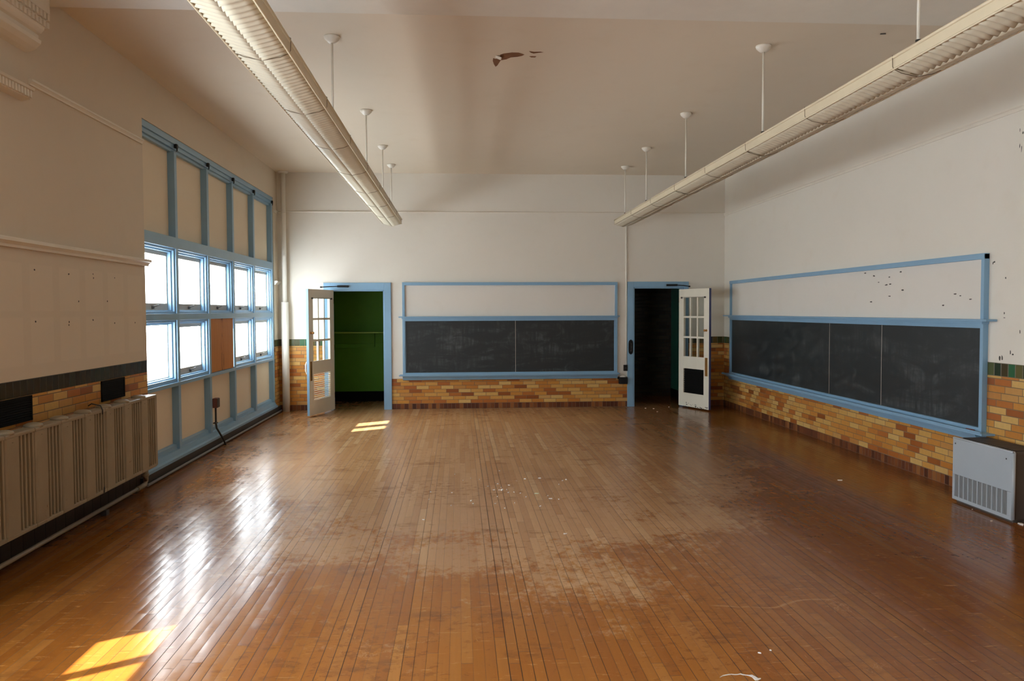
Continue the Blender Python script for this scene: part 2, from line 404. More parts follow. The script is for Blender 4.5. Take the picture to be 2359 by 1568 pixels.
# left wall
WY0, WY1 = 7.97, 13.385                      # window bay in view
NY0, NY1 = -1.35, 4.05                       # the next bay, beside and behind the camera
ZH, ZS = 3.595, .10
b = MB(); x0 = XL-.24
for y0, y1 in ((YB, NY0), (NY1, WY0), (WY1, D+.2)):
    wall_zone(b, 'y', x0, XL, y0, y1, dado('y', 'plaster_left') if y1 > 10 else [(0, .275, 'shadebase'), (.275, 1.11, 'bricky'), (1.11, 1.227, 'greenl'), (1.227, H, 'plaster_left')])
for y0, y1 in ((NY0, NY1), (WY0, WY1)):
    wall_zone(b, 'y', x0, XL, y0, y1, [(0, ZS, 'soldy'), (ZH, H, 'plaster_left')])
b.use('dark_spot')
for y, z in ((5.944,2.011),(6.447,2.003),(6.862,2.022),(6.868,1.99),(7.279,2.007),(6.599,1.789),(7.12,1.795),(5.943,1.633),(6.434,1.625),(6.43,1.60),(6.841,1.635),(7.258,1.603),(7.702,1.6),(5.45,1.62)):
    b.poly([(XL+.0012, y+.011*random.uniform(.6, 1.2)*math.cos(2*PI*i/6), z+.009*random.uniform(.6, 1.2)*math.sin(2*PI*i/6)) for i in range(6)])
struct('wall_left', b)

# mouldings
def mould(name, m, prof, axis, a0, a1): return struct(name, MB().use(m).prism(prof, axis, a0, a1))
def mprof(x, sx, z, d, h):   # stepped moulding profile out from plane x
    return [(x, z), (x+sx*d*.45, z), (x+sx*d*.5, z+h*.28), (x+sx*d*.85, z+h*.55), (x+sx*d, z+h*.6), (x+sx*d, z+h*.92), (x+sx*d*.9, z+h), (x, z+h)]
mould('trim_1', 'trim_white', mprof(XL, 1, 2.150, .055, .065), 'y', 4.4, 8.0)
mould('trim_2', 'trim_white', mprof(XL, 1, 2.150, .055, .065), 'y', WY1-.005, D)
mould('trim_3', 'trim_white', mprof(XL, 1, 3.335, .028, .045), 'y', 5.93, 7.95)
mould('trim_4', 'trim_white', mprof(XL, 1, 3.355, .028, .045), 'y', WY1+.01, D)
mould('trim_5', 'trim_white', [(D, 3.385), (D-.012, 3.385), (D-.020, 3.398), (D-.012, 3.41), (D, 3.41)], 'x', XL, XR)
mould('trim_6', 'trim_white', [(XR, 3.35), (XR-.012, 3.35), (XR-.022, 3.372), (XR-.014, 3.378), (XR-.022, 3.385), (XR-.022, 3.40), (XR, 3.405)], 'y', YB, D)
for i, (a, c_) in enumerate(((XL, -2.31), (DL1+.118, -.975), (2.775, 2.945), (4.045, XR))):
    struct('trim_%d' % (7+i), MB().use('plaster').box(a, c_, D-.006, D, 2.168, 2.196))
struct('trim_11', MB().use('plaster').box(XR-.006, XR, YB, 6.66, 2.165, 2.20))
struct('trim_12', MB().use('plaster').box(XR-.006, XR, 13.26, D, 2.165, 2.20))
# beam across the room near the camera, with its corbel
struct('trim_13', MB().use('trim_white').box(XL, XR, 4.85, 6.10, 3.95, H))
t = thing('trim_14', (XL, 5.4, 3.15), kind='structure')
b = MB().use('trim_white'); y0c, y1c = 4.86, 5.96
b.box(XL, -2.925, y0c, y1c, 3.84, 3.95, .004)
b.box(XL, -2.945, y0c+.02, y1c-.02, 3.735, 3.84)
b.build('abacus', None, t)
b = MB().use('trim_white')
for k in range(22):
    y = y0c+.01+k*.05
    b.box(-2.945, -2.922, y, y+.028, 3.79, 3.835); b.box(-2.945, -2.926, y, y+.028, 3.735, 3.775)
b.build('dentil_band', None, t)
b = MB().use('trim_white')
b.prism([(XL, 3.735), (-2.94, 3.735), (-2.945, 3.715), (-2.965, 3.69), (-2.985, 3.68), (-2.985, 3.65), (-2.965, 3.64), (-2.97, 3.615), (-3.00, 3.585), (-3.035, 3.565), (XL, 3.555)], 'y', y0c+.03, y1c-.05)
b.build('cove', None, t)
b = MB().use('trim_white')
b.prism([(XL, 3.285), (-2.985, 3.285), (-2.992, 3.268), (-3.02, 3.262), (-3.02, 3.212), (XL, 3.195)], 'y', y0c+.1, 5.85)
for k in range(23):
    y = y0c+.118+k*.0378
    b.box(-3.02, -2.998, y, y+.020, 3.215, 3.263)
b.build('necking', None, t)

# ------------------------------------------------------------------ door casings (fixed to the wall)
yc = D-.035
def casing(name, xa, xb, ia, ib, zh, zt):
    b = MB().use('blue')
    b.box(xa, ia, yc, D, 0, zt, .004); b.box(ib, xb, yc, D, 0, zt, .004); b.box(ia, ib, yc, D, zh, zt, .004)
    b.box(ia-.001, ia+.02, D-.02, D+.2, 0, zh); b.box(ib-.02, ib+.001, D-.02, D+.2, 0, zh); b.box(ia, ib, D-.02, D+.2, zh-.02, zh+.001)
    return struct(name, b)
casing('trim_15', -2.308, -1.165, DL0, DL1, ZDL, 2.188)
casing('trim_16', 2.952, 4.043, DR0, DR1, ZDR, 2.198)

# closet behind the left doorway
b = MB().use('green_wall'); cy0, cy1 = D+.2, 15.0
b.box(-3.1, -3.0, cy0, cy1, .185, 2.8); b.box(-.6, -.5, cy0, cy1, .185, 2.8); b.box(-3.1, -.5, cy1, cy1+.1, .185, 2.8)
b.use('closet_base'); b.box(-3.1, -2.995, cy0, cy1, 0, .185); b.box(-.605, -.5, cy0, cy1, 0, .185); b.box(-3.1, -.5, cy1-.005, cy1+.1, 0, .185)
b.use('closet_ceiling').box(-3.1, -.5, cy0, cy1+.1, 2.8, 2.9)
struct('wall_closet', b)
t = thing('closet_shelf', (-1.8, 14.9, 1.0), 'green painted shelf with batten below, fixed in the closet behind the left door', 'shelf')
box1('shelf_board', 'green_lit', t, -3.0, -.6, 14.70, 15.0, 1.292, 1.316, bev=.003)
box1('batten', 'green_wall', t, -3.0, -.6, 14.975, 15.0, 1.01, 1.09, bev=.003)
box1('bracket', 'green_wall', t, -1.615, -1.59, 14.93, 14.999, 1.03, 1.292, bev=.003)
# cloakroom behind the right doorway
b = MB(); cy1 = 15.35
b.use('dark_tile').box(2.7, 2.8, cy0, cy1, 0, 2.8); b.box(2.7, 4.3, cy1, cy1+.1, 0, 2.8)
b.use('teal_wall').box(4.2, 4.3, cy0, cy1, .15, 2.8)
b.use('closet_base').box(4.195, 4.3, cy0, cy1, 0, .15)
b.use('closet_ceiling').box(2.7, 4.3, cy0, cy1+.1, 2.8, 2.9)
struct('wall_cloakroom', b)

# ------------------------------------------------------------------ doors
def door(name, piv, ang, w, yd, plate_parts):
    z0, z1 = .025, 2.06; th = .042
    t = thing(name, (piv[0], piv[1], 0), kind='structure', rotz=math.radians(-ang))
    st = .135*w/.82+.0
    def B(b, xa, xb, za, zb, ya=0, yb=th, bev=.0015):
        lo, hi = sorted((yd*ya, yd*yb)); b.box(xa, xb, lo, hi, za, zb, bev); return b
    lx0, lx1 = st, w-st; Zt = z1
    # paler room side (local y = 0) and blue far side / edge
    b = MB().use('door_white')
    zl0, zl1 = Zt-1.165, Zt-.15       # glazing
    zv0, zv1 = Zt-1.80, Zt-1.375      # louvre opening
    for (xa, xb, za, zb) in ((0, lx0, z0, z1), (lx1, w, z0, z1), (lx0, lx1, zl1, z1), (lx0, lx1, zv1, zl0), (lx0, lx1, z0, zv0)):
        B(b, xa, xb, za, zb)
    lw = (lx1-lx0-2*.03)/3; lh = (zl1-zl0-2*.032)/3
    for k in (1, 2):
        xa = lx0+k*lw+(k-1)*.03; B(b, xa, xa+.03, zl0, zl1, .004, th-.004)
        za = zl0+k*lh+(k-1)*.032; B(b, lx0, lx1, za, za+.032, .004, th-.004)
    b.use('dark_spot')
    if yd > 0:
        for k in range(26):
            xk = random.uniform(.22, .98)*w; zk = z0+abs(random.gauss(0, .035))+.004; s_ = random.uniform(.006, .018)
            b.poly([(xk+s_*random.uniform(.6, 1.4)*math.cos(a), -yd*.0008, zk+s_*.55*random.uniform(.5, 1.3)*math.sin(a)) for a in (0, 1, 2.1, 3.2, 4.2, 5.3)])
    leaf = b.build('leaf', None, t, local=True)
    edge = 'blue' if yd < 0 else 'blue_dark'
    b = MB().use(edge); B(b, w, w+.003, z0, z1, .001, th, 0); b.use(edge)
    b.build('lock_edge', None, leaf, local=True)
    g = MB().use('glass'); B(g, lx0-.004, lx1+.004, zl0-.004, zl1+.004, th*.5-.002, th*.5+.002, 0); g.build('glazing', None, leaf, local=True)
    b = MB().use('door_white' if yd < 0 else 'louvre_dark')
    n = 13; dz = (zv1-zv0)/n
    for k in range(n):
        z = zv0+k*dz
        if yd < 0:   # nearly level thin slats, seen through
            b.prism([(yd*.004, z+dz*.42), (yd*.004, z+dz*.55), (yd*(th-.004), z+dz*.60), (yd*(th-.004), z+dz*.47)], 'x', lx0, lx1)
        else:
            b.prism([(yd*.008, z+.001), (yd*.008, z+.006), (yd*(th-.006), z+dz+.006), (yd*(th-.006), z+dz+.001)], 'x', lx0, lx1)
    b.build('louvre', None, leaf, local=True)
    r = MB().use('dark_iron')
    r.tube([(lx0-.045, -yd*.016, zl1+.006), (lx1+.045, -yd*.016, zl1+.006)], .003, 8)
    r.build('curtain_wire', None, leaf, local=True)
    for xx in (lx0-.045, lx1+.04):
        h = MB().use('dark_iron'); lo, hi = sorted((-yd*.022, 0)); h.box(xx-.012, xx+.012, lo, hi, zl1-.012, zl1+.016, .003); h.build('wire_hook', None, t, local=True)
    k = MB().use('brass')
    zk = Zt-.705; xk = w-.062
    ring = [(0.0, 0), (.019, 0.0), (.022, .006), (.019, .012), (.010, .016), (.010, .03), (.018, .036), (.021, .046), (.014, .056), (.0, .058)]
    for i in range(len(ring)-1):
        pass
    rr = [[k.bm.verts.new((xk+max(r_, .0005)*math.cos(2*PI*j/14), -yd*h_, zk+max(r_, .0005)*math.sin(2*PI*j/14))) for j in range(14)] for r_, h_ in ring]
    for q, w_ in zip(rr, rr[1:]):
        for j in range(14):
            f = k.bm.faces.new([q[j], q[(j+1) % 14], w_[(j+1) % 14], w_[j]]); f.smooth = True
    k.build('knob', None, leaf, local=True)
    p = MB().use('brass'); lo, hi = sorted((-yd*.0025, 0)); p.box(w-.10, w-.032, lo, hi, Zt-1.475, Zt-1.165, .001); p.build('push_plate', None, leaf, local=True)
    if yd < 0:
        hnd = MB().use('white_metal'); zc = Zt-1.27
        hnd.tube([(w-.06, yd*th, zc+.10), (w-.058, yd*(th+.035), zc+.095), (w-.055, yd*(th+.05), zc+.05), (w-.055, yd*(th+.05), zc-.05), (w-.058, yd*(th+.035), zc-.095), (w-.06, yd*th, zc-.10)], .009, 10)
        hnd.build('pull_handle', None, leaf, local=True)
    for zz in (.22, 1.04, 1.83):
        hg = MB().use('dark_iron'); hg.tube([(-.006, yd*.004, zz), (-.006, yd*.004, zz+.09)], .007, 8); hg.build('hinge', None, t, local=True)
    return t
door('door_1', (-2.135, 13.615), 106.3, .92, -1, 0)
door('door_2', (3.862, 13.612), 69.0, .82, 1, 0)
def closer(label, xa, xb, xk, z, y=yc):
    t = thing('door_closer', ((xa+xb)/2, y-.03, z), label, 'door closer')
    box1('closer_body', 'black', t, min(xa, xb), max(xa, xb), y-.045, y, z-.016, z+.018, bev=.005)
    e = xb
    MB().use('black').tube([(e, y-.03, z), ((e+xk[0])/2, (y-.03+xk[1])/2, z-.008), xk], .008, 8).build('closer_arm', None, t)
    MB().use('black').lathe([(.016, xk[2]-.012), (.018, xk[2]), (.016, xk[2]+.012)], xk[0], xk[1], 12).build('arm_joint', None, t)
closer('black door closer with thin arm above the left doorway', -1.88, -2.07, (-2.30, 13.36, 2.105), 2.125)
closer('black door closer with thin arm above the right doorway', 3.64, 3.83, (4.02, 13.52, 2.11), 2.135)
# pull plate and switch beside the right doorway
b = MB().use('black'); pz, ph = 1.052, .13
prof = []
for i in range(36):
    a = 2*PI*i/36; prof.append((3.010+.040*math.cos(a)*(1 if abs(math.sin(a)) < .8 else .8), pz+ph*(math.copysign(abs(math.sin(a))**.45, math.sin(a)))))
t = thing('pull_handle', (3.01, yc-.01, pz), 'black round-ended pull plate on the left jamb of the right doorway', 'handle')
b.prism(prof, 'y', yc-.008, yc+.0005); b.build('back_plate', None, t)
MB().use('dark_iron').tube([(3.01, yc-.004, pz+.07), (3.01, yc-.04, pz+.06), (3.01, yc-.042, pz), (3.01, yc-.04, pz-.06), (3.01, yc-.004, pz-.07)], .009, 10).build('grip', None, t)

# ------------------------------------------------------------------ conduit, switch, junction box beside the right door
tag(MB().use('pipe_white').tube([(2.928, D-.022, 3.34), (2.930, D-.022, 2.0), (2.934, D-.022, .74)], .0135, 12).build('conduit'), 'thin white conduit running down the far wall beside the right doorway', 'conduit')
t = thing('wall_switch', (2.92, D-.02, .64), 'small black switch box at the foot of the white conduit', 'switch')
sbx = box1('switch_box', 'black', t, 2.885, 2.951, D-.05, D, .632, .738, bev=.004)
box1('toggle', 'dark_iron', sbx, 2.912, 2.924, D-.062, D-.05, .672, .698, bev=.002)
t = thing('junction_box', (2.86, D-.06, .41), 'black junction box under the right end of the far chalk tray', 'box')
box1('box_body', 'black', t, 2.80, 2.945, D-.085, D+.001, .405, .525, bev=.006)
box1('side_stub', 'black', t, 2.776, 2.80, D-.05, D-.01, .488, .528, bev=.004)
b = MB().use('paper')
rs = [[b.bm.verts.new((2.865+.055*math.cos(2*PI*j/12)*r*random.uniform(.85, 1.1), D-.045+.03*math.sin(2*PI*j/12)*r, z)) for j in range(12)] for r, z in ((1, .526), (1.05, .54), (.75, .556), (.25, .562))]
for q, w in zip(rs, rs[1:]):
    for j in range(12): b.bm.faces.new([q[j], q[(j+1) % 12], w[(j+1) % 12], w[j]])
b.bm.faces.new(rs[-1]); b.bm.faces.new(rs[0][::-1])
tag(b.build('paper_scrap'), 'crumpled pale scrap lying on top of the black junction box', 'paper')

# ------------------------------------------------------------------ chalkboards
def chalkboard(root, P, u0, u1, joints, lx0, lx1, marks=()):
    """P(u, d, z) maps along-wall u, distance off the wall d, height z to a box; u0<u1"""
    def bx(b, ua, ub, da, db, za, zb, bev=.003):
        p, q = P(ua, da, za), P(ub, db, zb)
        b.box(min(p[0], q[0]), max(p[0], q[0]), min(p[1], q[1]), max(p[1], q[1]), za, zb, bev)
    b = MB().use('blue')
    bx(b, u0, u0+.042, 0, .05, .56, 2.188); bx(b, u1-.042, u1, 0, .05, .56, 2.188)
    bx(b, u0, u1, 0, .055, 2.140, 2.192); bx(b, u0+.04, u1-.04, 0, .05, 1.525, 1.565)
    bx(b, u0+.04, u1-.04, 0, .05, .59, .634)
    bx(b, u0+.042, u0+.056, 0, .036, .634, 1.525); bx(b, u1-.056, u1-.042, 0, .036, .634, 1.525)
    b.build('frame', None, root)
    b = MB().use('blue'); bx(b, lx0, lx1, 0, .105, 1.586, 1.606); bx(b, u0-.01, u1+.01, 0, .07, 1.562, 1.586); b.build('ledge', None, root)
    b = MB().use('blue')
    bx(b, lx0, lx1, 0, .125, .580, .598); bx(b, lx0+.02, lx1-.02, .108, .125, .598, .612)
    pts = [(0, .580), (.112, .580), (.098, .555), (.07, .548), (.055, .51), (0, .50)]
    p, q = P(u0, 0, 0), P(u1, 0, 0)
    if abs(p[0]-q[0]) > .1: b.prism([(P(0, d, 0)[1], z) for d, z in pts], 'x', u0, u1)
    else: b.prism([(P(0, d, 0)[0], z) for d, z in pts], 'y', u0, u1)
    b.build('chalk_tray', None, root)
    js = [u0+.05]+list(joints)+[u1-.05]
    for a, c_ in zip(js, js[1:]):
        b = MB().use('slate'); bx(b, a+.0012, c_-.0012, 0, .022, .60, 1.55, .0008); o = b.build('slate_panel', None, root)
    for j in joints:
        b = MB().use('trim_white'); bx(b, j-.002, j+.002, 0, .0228, .634, 1.525, 0); b.build('joint_strip', None, root)
    b = MB().use('board_white'); bx(b, u0+.03, u1-.03, 0, .018, 1.586, 2.16, 0)
    b.use('dark_spot')
    for y, z in marks:
        ww, hh = random.uniform(.018, .034), random.uniform(.005, .009)
        b.poly([P(y+ww*random.uniform(.6, 1.15)*math.cos(2*PI*i/7), .0192, z+hh*random.uniform(.6, 1.15)*math.sin(2*PI*i/7)) for i in range(7)])
    b.build('pin_panel', None, root)
t = thing('chalkboard', (.9, D, .5), 'two-panel dark chalkboard in a blue frame on the far wall between the doors', 'chalkboard')
chalkboard(t, lambda u, d, z: (u, D-d, z), -.972, 2.770, (.978,), -1.034, 2.800)
t = thing('chalkboard', (XR, 9.9, .5), 'three-panel dark chalkboard in a blue frame on the right wall', 'chalkboard')
chalkboard(t, lambda u, d, z: (XR-d, u, z), 6.685, 13.255, (8.41, 9.64), 6.57, 13.43, ((8.788,2.114),(8.598,2.075),(8.276,2.047),(8.058,2.093),(8.495,1.998),(8.334,1.964),(8.256,1.971),(8.02,1.9),(8.27,1.84),(8.647,1.782),(7.134,1.839),(7.056,1.821),(6.912,1.786),(7.317,1.733)))
for yy, ll in ((6.80, 'short dark red chalk stub at the near end of the right chalk tray'),):
    tag(MB().use('chalk').tube([(XR-.07, yy-.05, .6045), (XR-.072, yy+.06, .6045)], .0065, 8).build('chalk_stub'), ll, 'chalk')

# ------------------------------------------------------------------ window wall
XF, XP = -3.09, -3.165                       # face of the blue framework, face of the infill panels
mull = [8.91, 10.01, 11.092, 12.188]; mw = .036
edges = [7.80]+mull+[13.345]                 # centre lines
tw = thing('trim_17', (XF, 10.6, ZS), kind='structure')
def fbox(name, *a, bev=.003, m='blue'): return box1(name, m, tw, *a, bev=bev)
for y in mull: fbox('mullion', XP-.06, XF, y-mw, y+mw, .16, 3.46)
fbox('jamb', XP-.06, XF+.002, 13.305, WY1, .10, 3.59)
fbox('jamb', XP-.06, XF+.002, 7.77, 7.86, .10, 3.59)
b = MB().use('blue')
b.box(XP-.06, XF+.006, 7.77, WY1, 3.53, ZH, .003); b.box(XP-.06, XF-.012, 7.77, WY1, 3.485, 3.53, .003); b.box(XP-.06, XF-.035, 7.77, WY1, 3.45, 3.485, .003)
b.build('head', None, tw)
fbox('transom', XP-.06, XF+.003, 7.86, 13.305, 2.392, 2.514)
b = MB().use('blue'); b.box(XP-.06, XF+.002, 7.86, 13.305, 1.612, 1.682, .003); b.box(XP-.06, XF-.02, 7.86, 13.305, 1.60, 1.70, .003); b.build('mid_rail', None, tw)
b = MB().use('blue'); b.box(XP-.06, XF+.006, 7.86, 13.305, .890, .930, .003); b.box(XP-.06, XF-.018, 7.86, 13.305, .93, .95, .003); b.build('sill_rail', None, tw)
b = MB().use('blue'); b.prism([(XP-.06, .10), (XF+.045, .10), (XF+.045, .128), (XF+.02, .14), (XF+.0, .19), (XF-.03, .195), (XF-.035, .235), (XP-.01, .25), (XP-.06, .25)], 'y', 7.80, WY1+.005); b.build('bottom_rail', None, tw)
for a, c_ in zip(edges, edges[1:]):
    fbox('infill_panel', XP-.05, XP, a+.03, c_-.03, 2.50, 3.47, m='panel', bev=0)
    fbox('infill_panel', XP-.05, XP, a+.03, c_-.03, .22, .90, m='panel', bev=0)
for y in mull+[13.335]:
    h = MB().use('black'); h.box(XF-.005, XF+.028, y-.024, y+.024, 3.488, 3.535, .008); h.tube([(XF+.02, y, 3.49), (XF+.022, y, 3.465), (XF+.012, y, 3.455)], .007, 8)
    h.build('shade_hook', None, tw)
nwin = 0
for ci, (a, c_) in enumerate(zip(edges, edges[1:])):
    for row, (z0, z1) in enumerate(((1.682, 2.392), (.945, 1.612))):
        ya, yb = a+mw+.004, c_-mw-.004
        if ci == 0: ya = 7.86
        if ci == 4: yb = 13.305
        if ci == 2 and row == 1: continue
        nwin += 1
        t = thing('window_%d' % nwin, (XP, (ya+yb)/2, z0), kind='structure')
        def ring(b, y0, y1, za, zb, w, xa, xb, wb=None, wt=None):
            wb = w if wb is None else wb; wt = w if wt is None else wt
            b.box(xa, xb, y0, y0+w, za, zb, .002); b.box(xa, xb, y1-w, y1, za, zb, .002)
            b.box(xa, xb, y0+w, y1-w, za, za+wb, .002); b.box(xa, xb, y0+w, y1-w, zb-wt, zb, .002)
        b = MB().use('blue')
        ring(b, ya, yb, z0, z1, .024, XP-.03, XF-.018); ring(b, ya+.024, yb-.024, z0+.024, z1-.024, .022, XP-.03, XF-.045, .014, .02)
        b.build('window_frame', None, t)
        missing = (ci == 0 and row == 1)
        sy0, sy1, sz0, sz1 = ya+.046, yb-.046, z0+.036, z1-.042
        b = MB().use('sash')
        if missing: ring(b, sy0, sy1, sz0, sz1, .012, XP-.045, XP-.012, .012, .012)
        else: ring(b, sy0, sy1, sz0, sz1, .020, XP-.045, XP-.008, .075, .045)
        sash = b.build('sash', None, t)
        if not (ci == 2):
            MB().use('frosted').box(XP-.032, XP-.027, sy0+.008, sy1-.008, sz0+.006, sz1-.006).build('pane', None, sash)
        else:
            MB().use('glass').box(XP-.032, XP-.027, sy0+.008, sy1-.008, sz0+.006, sz1-.006).build('pane', None, sash)
        if not missing:
            b = MB().use('dark_iron'); ym = (sy0+sy1)/2+.02
            b.box(XP-.008, XP+.012, ym-.014, ym+.014, sz0+.016, sz0+.05, .004)
            b.tube([(XP+.008, ym, sz0+.040), (XP+.026, ym+.01, sz0+.046), (XP+.03, ym+.05, sz0+.052), (XP+.028, ym+.10, sz0+.058)], .006, 8)
            b.build('latch', None, sash)
t = MB().use('plywood').box(XF-.03, XF-.012, mull[1]+mw+.012, mull[2]-mw-.012, .935, 1.618, .0015)
tag(t.build('plywood_sheet'), 'orange-brown plywood sheet boarding up the lower middle window', 'board')
# neighbouring bay beside the camera (daylight comes in through it, nothing of it is in view)
tn = thing('trim_18', (XF, 1.35, ZS), kind='structure')
b = MB().use('blue'); ey = [NY0+.02, -.28, .78, 1.84, 2.91, NY1-.02]
for y in ey: b.box(XP-.045, XF-.03, max(NY0, y-.02), min(NY1, y+.02), .1, ZH)
for z0, z1 in ((.1, .25), (.89, .95), (1.83, 1.87), (2.39, 2.515), (3.45, ZH)): b.box(XP-.06, XF-.03, NY0, NY1, z0, z1)
b.build('framework', None, tn)
b = MB().use('panel'); b.box(XP-.05, XP-.005, NY0, NY1, .2, .9); b.box(XP-.05, XP-.005, NY0, NY1, 2.5, 3.47); b.build('infill_panel', None, tn)
k = nwin
for a, c_ in zip(ey, ey[1:]):
    for z0, z1 in ((1.87, 2.39), (.95, 1.83)):
        k += 1; t = thing('window_%d' % k, (XP, (a+c_)/2, z0), kind='structure')
        f = MB().use('frosted'); y0, y1 = a+.02, c_-.02
        if z0 < 1 and c_ > 3.9:          # two panes are broken out along their tops
            f.box(XP-.03, XP-.025, y0, y1, z0, 1.44); f.box(XP-.03, XP-.025, 3.30, y1, 1.44, z1)
        elif z0 < 1 and 2.8 < c_ < 3:
            f.box(XP-.03, XP-.025, y0, y1, z0, 1.44); f.box(XP-.03, XP-.025, y0, 2.30, 1.44, z1)
        else: f.box(XP-.03, XP-.025, y0, y1, z0, z1)
        f.build('pane', None, t)

# unseen post added outside the windows to split the patch of sun
struct('trim_19', MB().use('dark_iron').tube([(-4.90, 9.46, -1.0), (-4.90, 9.46, 6.0)], .105, 16))

# ------------------------------------------------------------------ baseboard bead along the window wall
struct('baseboard_left', MB().use('dark_iron').box(XL, XL+.03, 7.74, D, 0, .10).use('mid_grey').tube([(XL+.052, 7.78, .022), (XL+.052, 13.55, .022)], .014, 10))

# ------------------------------------------------------------------ radiator
t = thing('radiator', (-2.91, 6.0, .245), 'long cream cast-iron wall radiator under the left wall grilles', 'radiator')
per, wide = .353, .165
rib = (per-wide)/4
def rad_section(y0, last):
    b = MB().use('rad'); prof = []
    X0, Xb = -2.862, -2.955
    prof += [(X0, y0+.010), (X0+.010, y0+.016), (X0+.012, y0+wide-.016), (X0, y0+wide-.010)]
    for k in range(4):
        c0 = y0+wide+k*rib
        prof += [(X0-.070, c0+.002), (X0-.070, c0+rib*.42), (X0+.001, c0+rib*.50), (X0+.004, c0+rib*.60), (X0+.004, c0+rib*.80), (X0+.001, c0+rib*.92)]
    y1 = y0+per
    prof += [(X0-.07, y1-.001), (Xb, y1-.001), (Xb, y0+.001), (X0-.02, y0+.001)]
    b.prism(prof, 'z', .275, .90)
    # top header with a raised lug over the wide column, bottom header
    b.box(Xb-.005, X0+.010, y0+.001, y1-.001, .898, .925, .008)
    b.box(Xb-.005, X0+.010, y0+.001, y1-.001, .248, .277, .008)
    b.lathe([(.062, .920), (.058, .938), (.035, .948), (.004, .950)], (X0+Xb)/2, y0+wide*.5, 16)
    b.lathe([(.012, .868), (.012, .873)], X0+.004, y0+wide*.5, 8)
    return b.build('section', None, t)
for k in range(9): rad_section(4.412+k*per, k == 8)
box1('end_section', 'rad', t, -2.952, -2.862, 7.59, 7.636, .25, .922, bev=.01)
for yy in (6.46,):
    MB().use('dark_iron').tube([(-2.955, yy, .955), (-2.93, yy, .972), (-2.86, yy, .955), (-2.846, yy, .92), (-2.846, yy, .885)], .005, 8).build('tie_clip', None, t)
    MB().use('dark_iron').tube([(-2.955, yy, .24), (-2.86, yy, .236), (-2.848, yy, .26), (-2.846, yy, .30)], .005, 8).build('tie_clip', None, t)
for yy in (4.6, 5.6, 6.62, 7.5):
    for zz in (.30, .80): box1('wall_bracket', 'dark_iron', t, XL+.003, -2.94, yy-.02, yy+.02, zz, zz+.035, bev=.004)
b = MB().use('rad'); b.tube([(-2.93, 7.50, .25), (-2.93, 7.50, .17), (-2.945, 7.54, .125)], .016, 12); b.lathe([(.014, .165), (.032, .17), (.034, .19), (.014, .20)], -2.93, 7.50, 14)
b.build('valve', None, t)
t = thing('heating_pipe', (-2.985, 6.0, 0), 'pale floor-level heating pipe running below the radiator', 'pipe')
MB().use('rad').tube([(-2.93, 2.2, .062), (-2.965, 5.2, .062), (-2.985, 7.52, .062)], .0165, 14).build('pipe_run', None, t)
MB().use('rad').tube([(-2.984, 7.44, .062), (-2.985, 7.56, .062), (-2.985, 7.62, .068), (-2.985, 7.645, .095), (-2.985, 7.65, .15), (-2.985, 7.65, .2)], .023, 14).build('elbow', None, t)
for yy in (4.3, 6.75):
    box1('pipe_support', 'dark_iron', t, -3.0, -2.95, yy-.03, yy+.03, 0, .045, bev=.003)
# grilles in the left wall dado
def wall_grille(label, y0, y1, z0, z1):
    t = thing('vent_grille', (XL, (y0+y1)/2, z0), label, 'vent', 'dark grilles in the left dado')
    b = MB().use('louvre_dark'); X = XL+.012
    b.box(XL, X, y0, y1, z0, z0+.016); b.box(XL, X, y0, y1, z1-.016, z1); b.box(XL, X, y0, y0+.016, z0, z1); b.box(XL, X, y1-.016, y1, z0, z1)
    b.build('grille_frame', None, t)
    b = MB().use('louvre_dark'); n = 9
    for k in range(n):
        z = z0+.016+(z1-z0-.032)*k/n; b.prism([(XL+.001, z+.014), (XL+.010, z+.002), (XL+.011, z+.004), (XL+.002, z+.016)], 'y', y0+.016, y1-.016)
    b.use('closet_base').box(XL, XL+.001, y0+.01, y1-.01, z0+.01, z1-.01)
    b.build('louvre', None, t)
wall_grille('dark louvred grille in the left dado nearest the windows', 6.955, 7.42, .93, 1.108)
wall_grille('dark louvred grille in the left dado at the photo edge', 5.34, 5.85, .93, 1.108)

# ------------------------------------------------------------------ corner standpipe, outlet
t = thing('standpipe', (-2.945, 13.575, 0), 'white vertical pipe with a thicker lower sleeve in the left far corner', 'pipe')
upipe = MB().use('pipe_white').tube([(-2.945, 13.575, 1.84), (-2.945, 13.575, H)], .038, 18).build('upper_pipe', None, t)
MB().use('pipe_white').tube([(-2.945, 13.575, 0), (-2.945, 13.575, 1.86)], .062, 20).build('sleeve', None, t)
MB().use('pipe_white').lathe([(.075, H-.03), (.085, H-.015), (.085, H)], -2.945, 13.575, 20).build('ceiling_collar', None, upipe)
MB().use('pipe_white').tube([(-3.06, 13.575, 3.37), (-2.983, 13.575, 3.37)], .008, 8).lathe([(.041, 3.36), (.041, 3.385)], -2.945, 13.575, 18).build('pipe_clamp', None, upipe)
t = thing('electrical_outlet', (XF+.03, 10.09, 0), 'red-brown outlet box with conduit on the framework below the plywood', 'outlet')
obx = box1('outlet_box', 'red_box', t, XF, XF+.055, 10.045, 10.155, .495, .615, bev=.004)
box1('cover_plate', 'dark_iron', obx, XF+.055, XF+.060, 10.05, 10.15, .50, .61, bev=.002)
box1('mounting_strap', 'blue', t, XP, XF, 10.045, 10.15, .52, .60)
MB().use('dark_iron').tube([(XF+.025, 10.09, .50), (XF+.025, 10.09, .30), (XF+.03, 10.10, .235), (XF+.055, 10.13, .17), (XF+.085, 10.18, .08), (XF+.105, 10.21, .0)], .012, 10).build('conduit', None, t)
box1('conduit_clip', 'dark_iron', t, XF+.0, XF+.041, 10.055, 10.125, .295, .31, bev=.002)

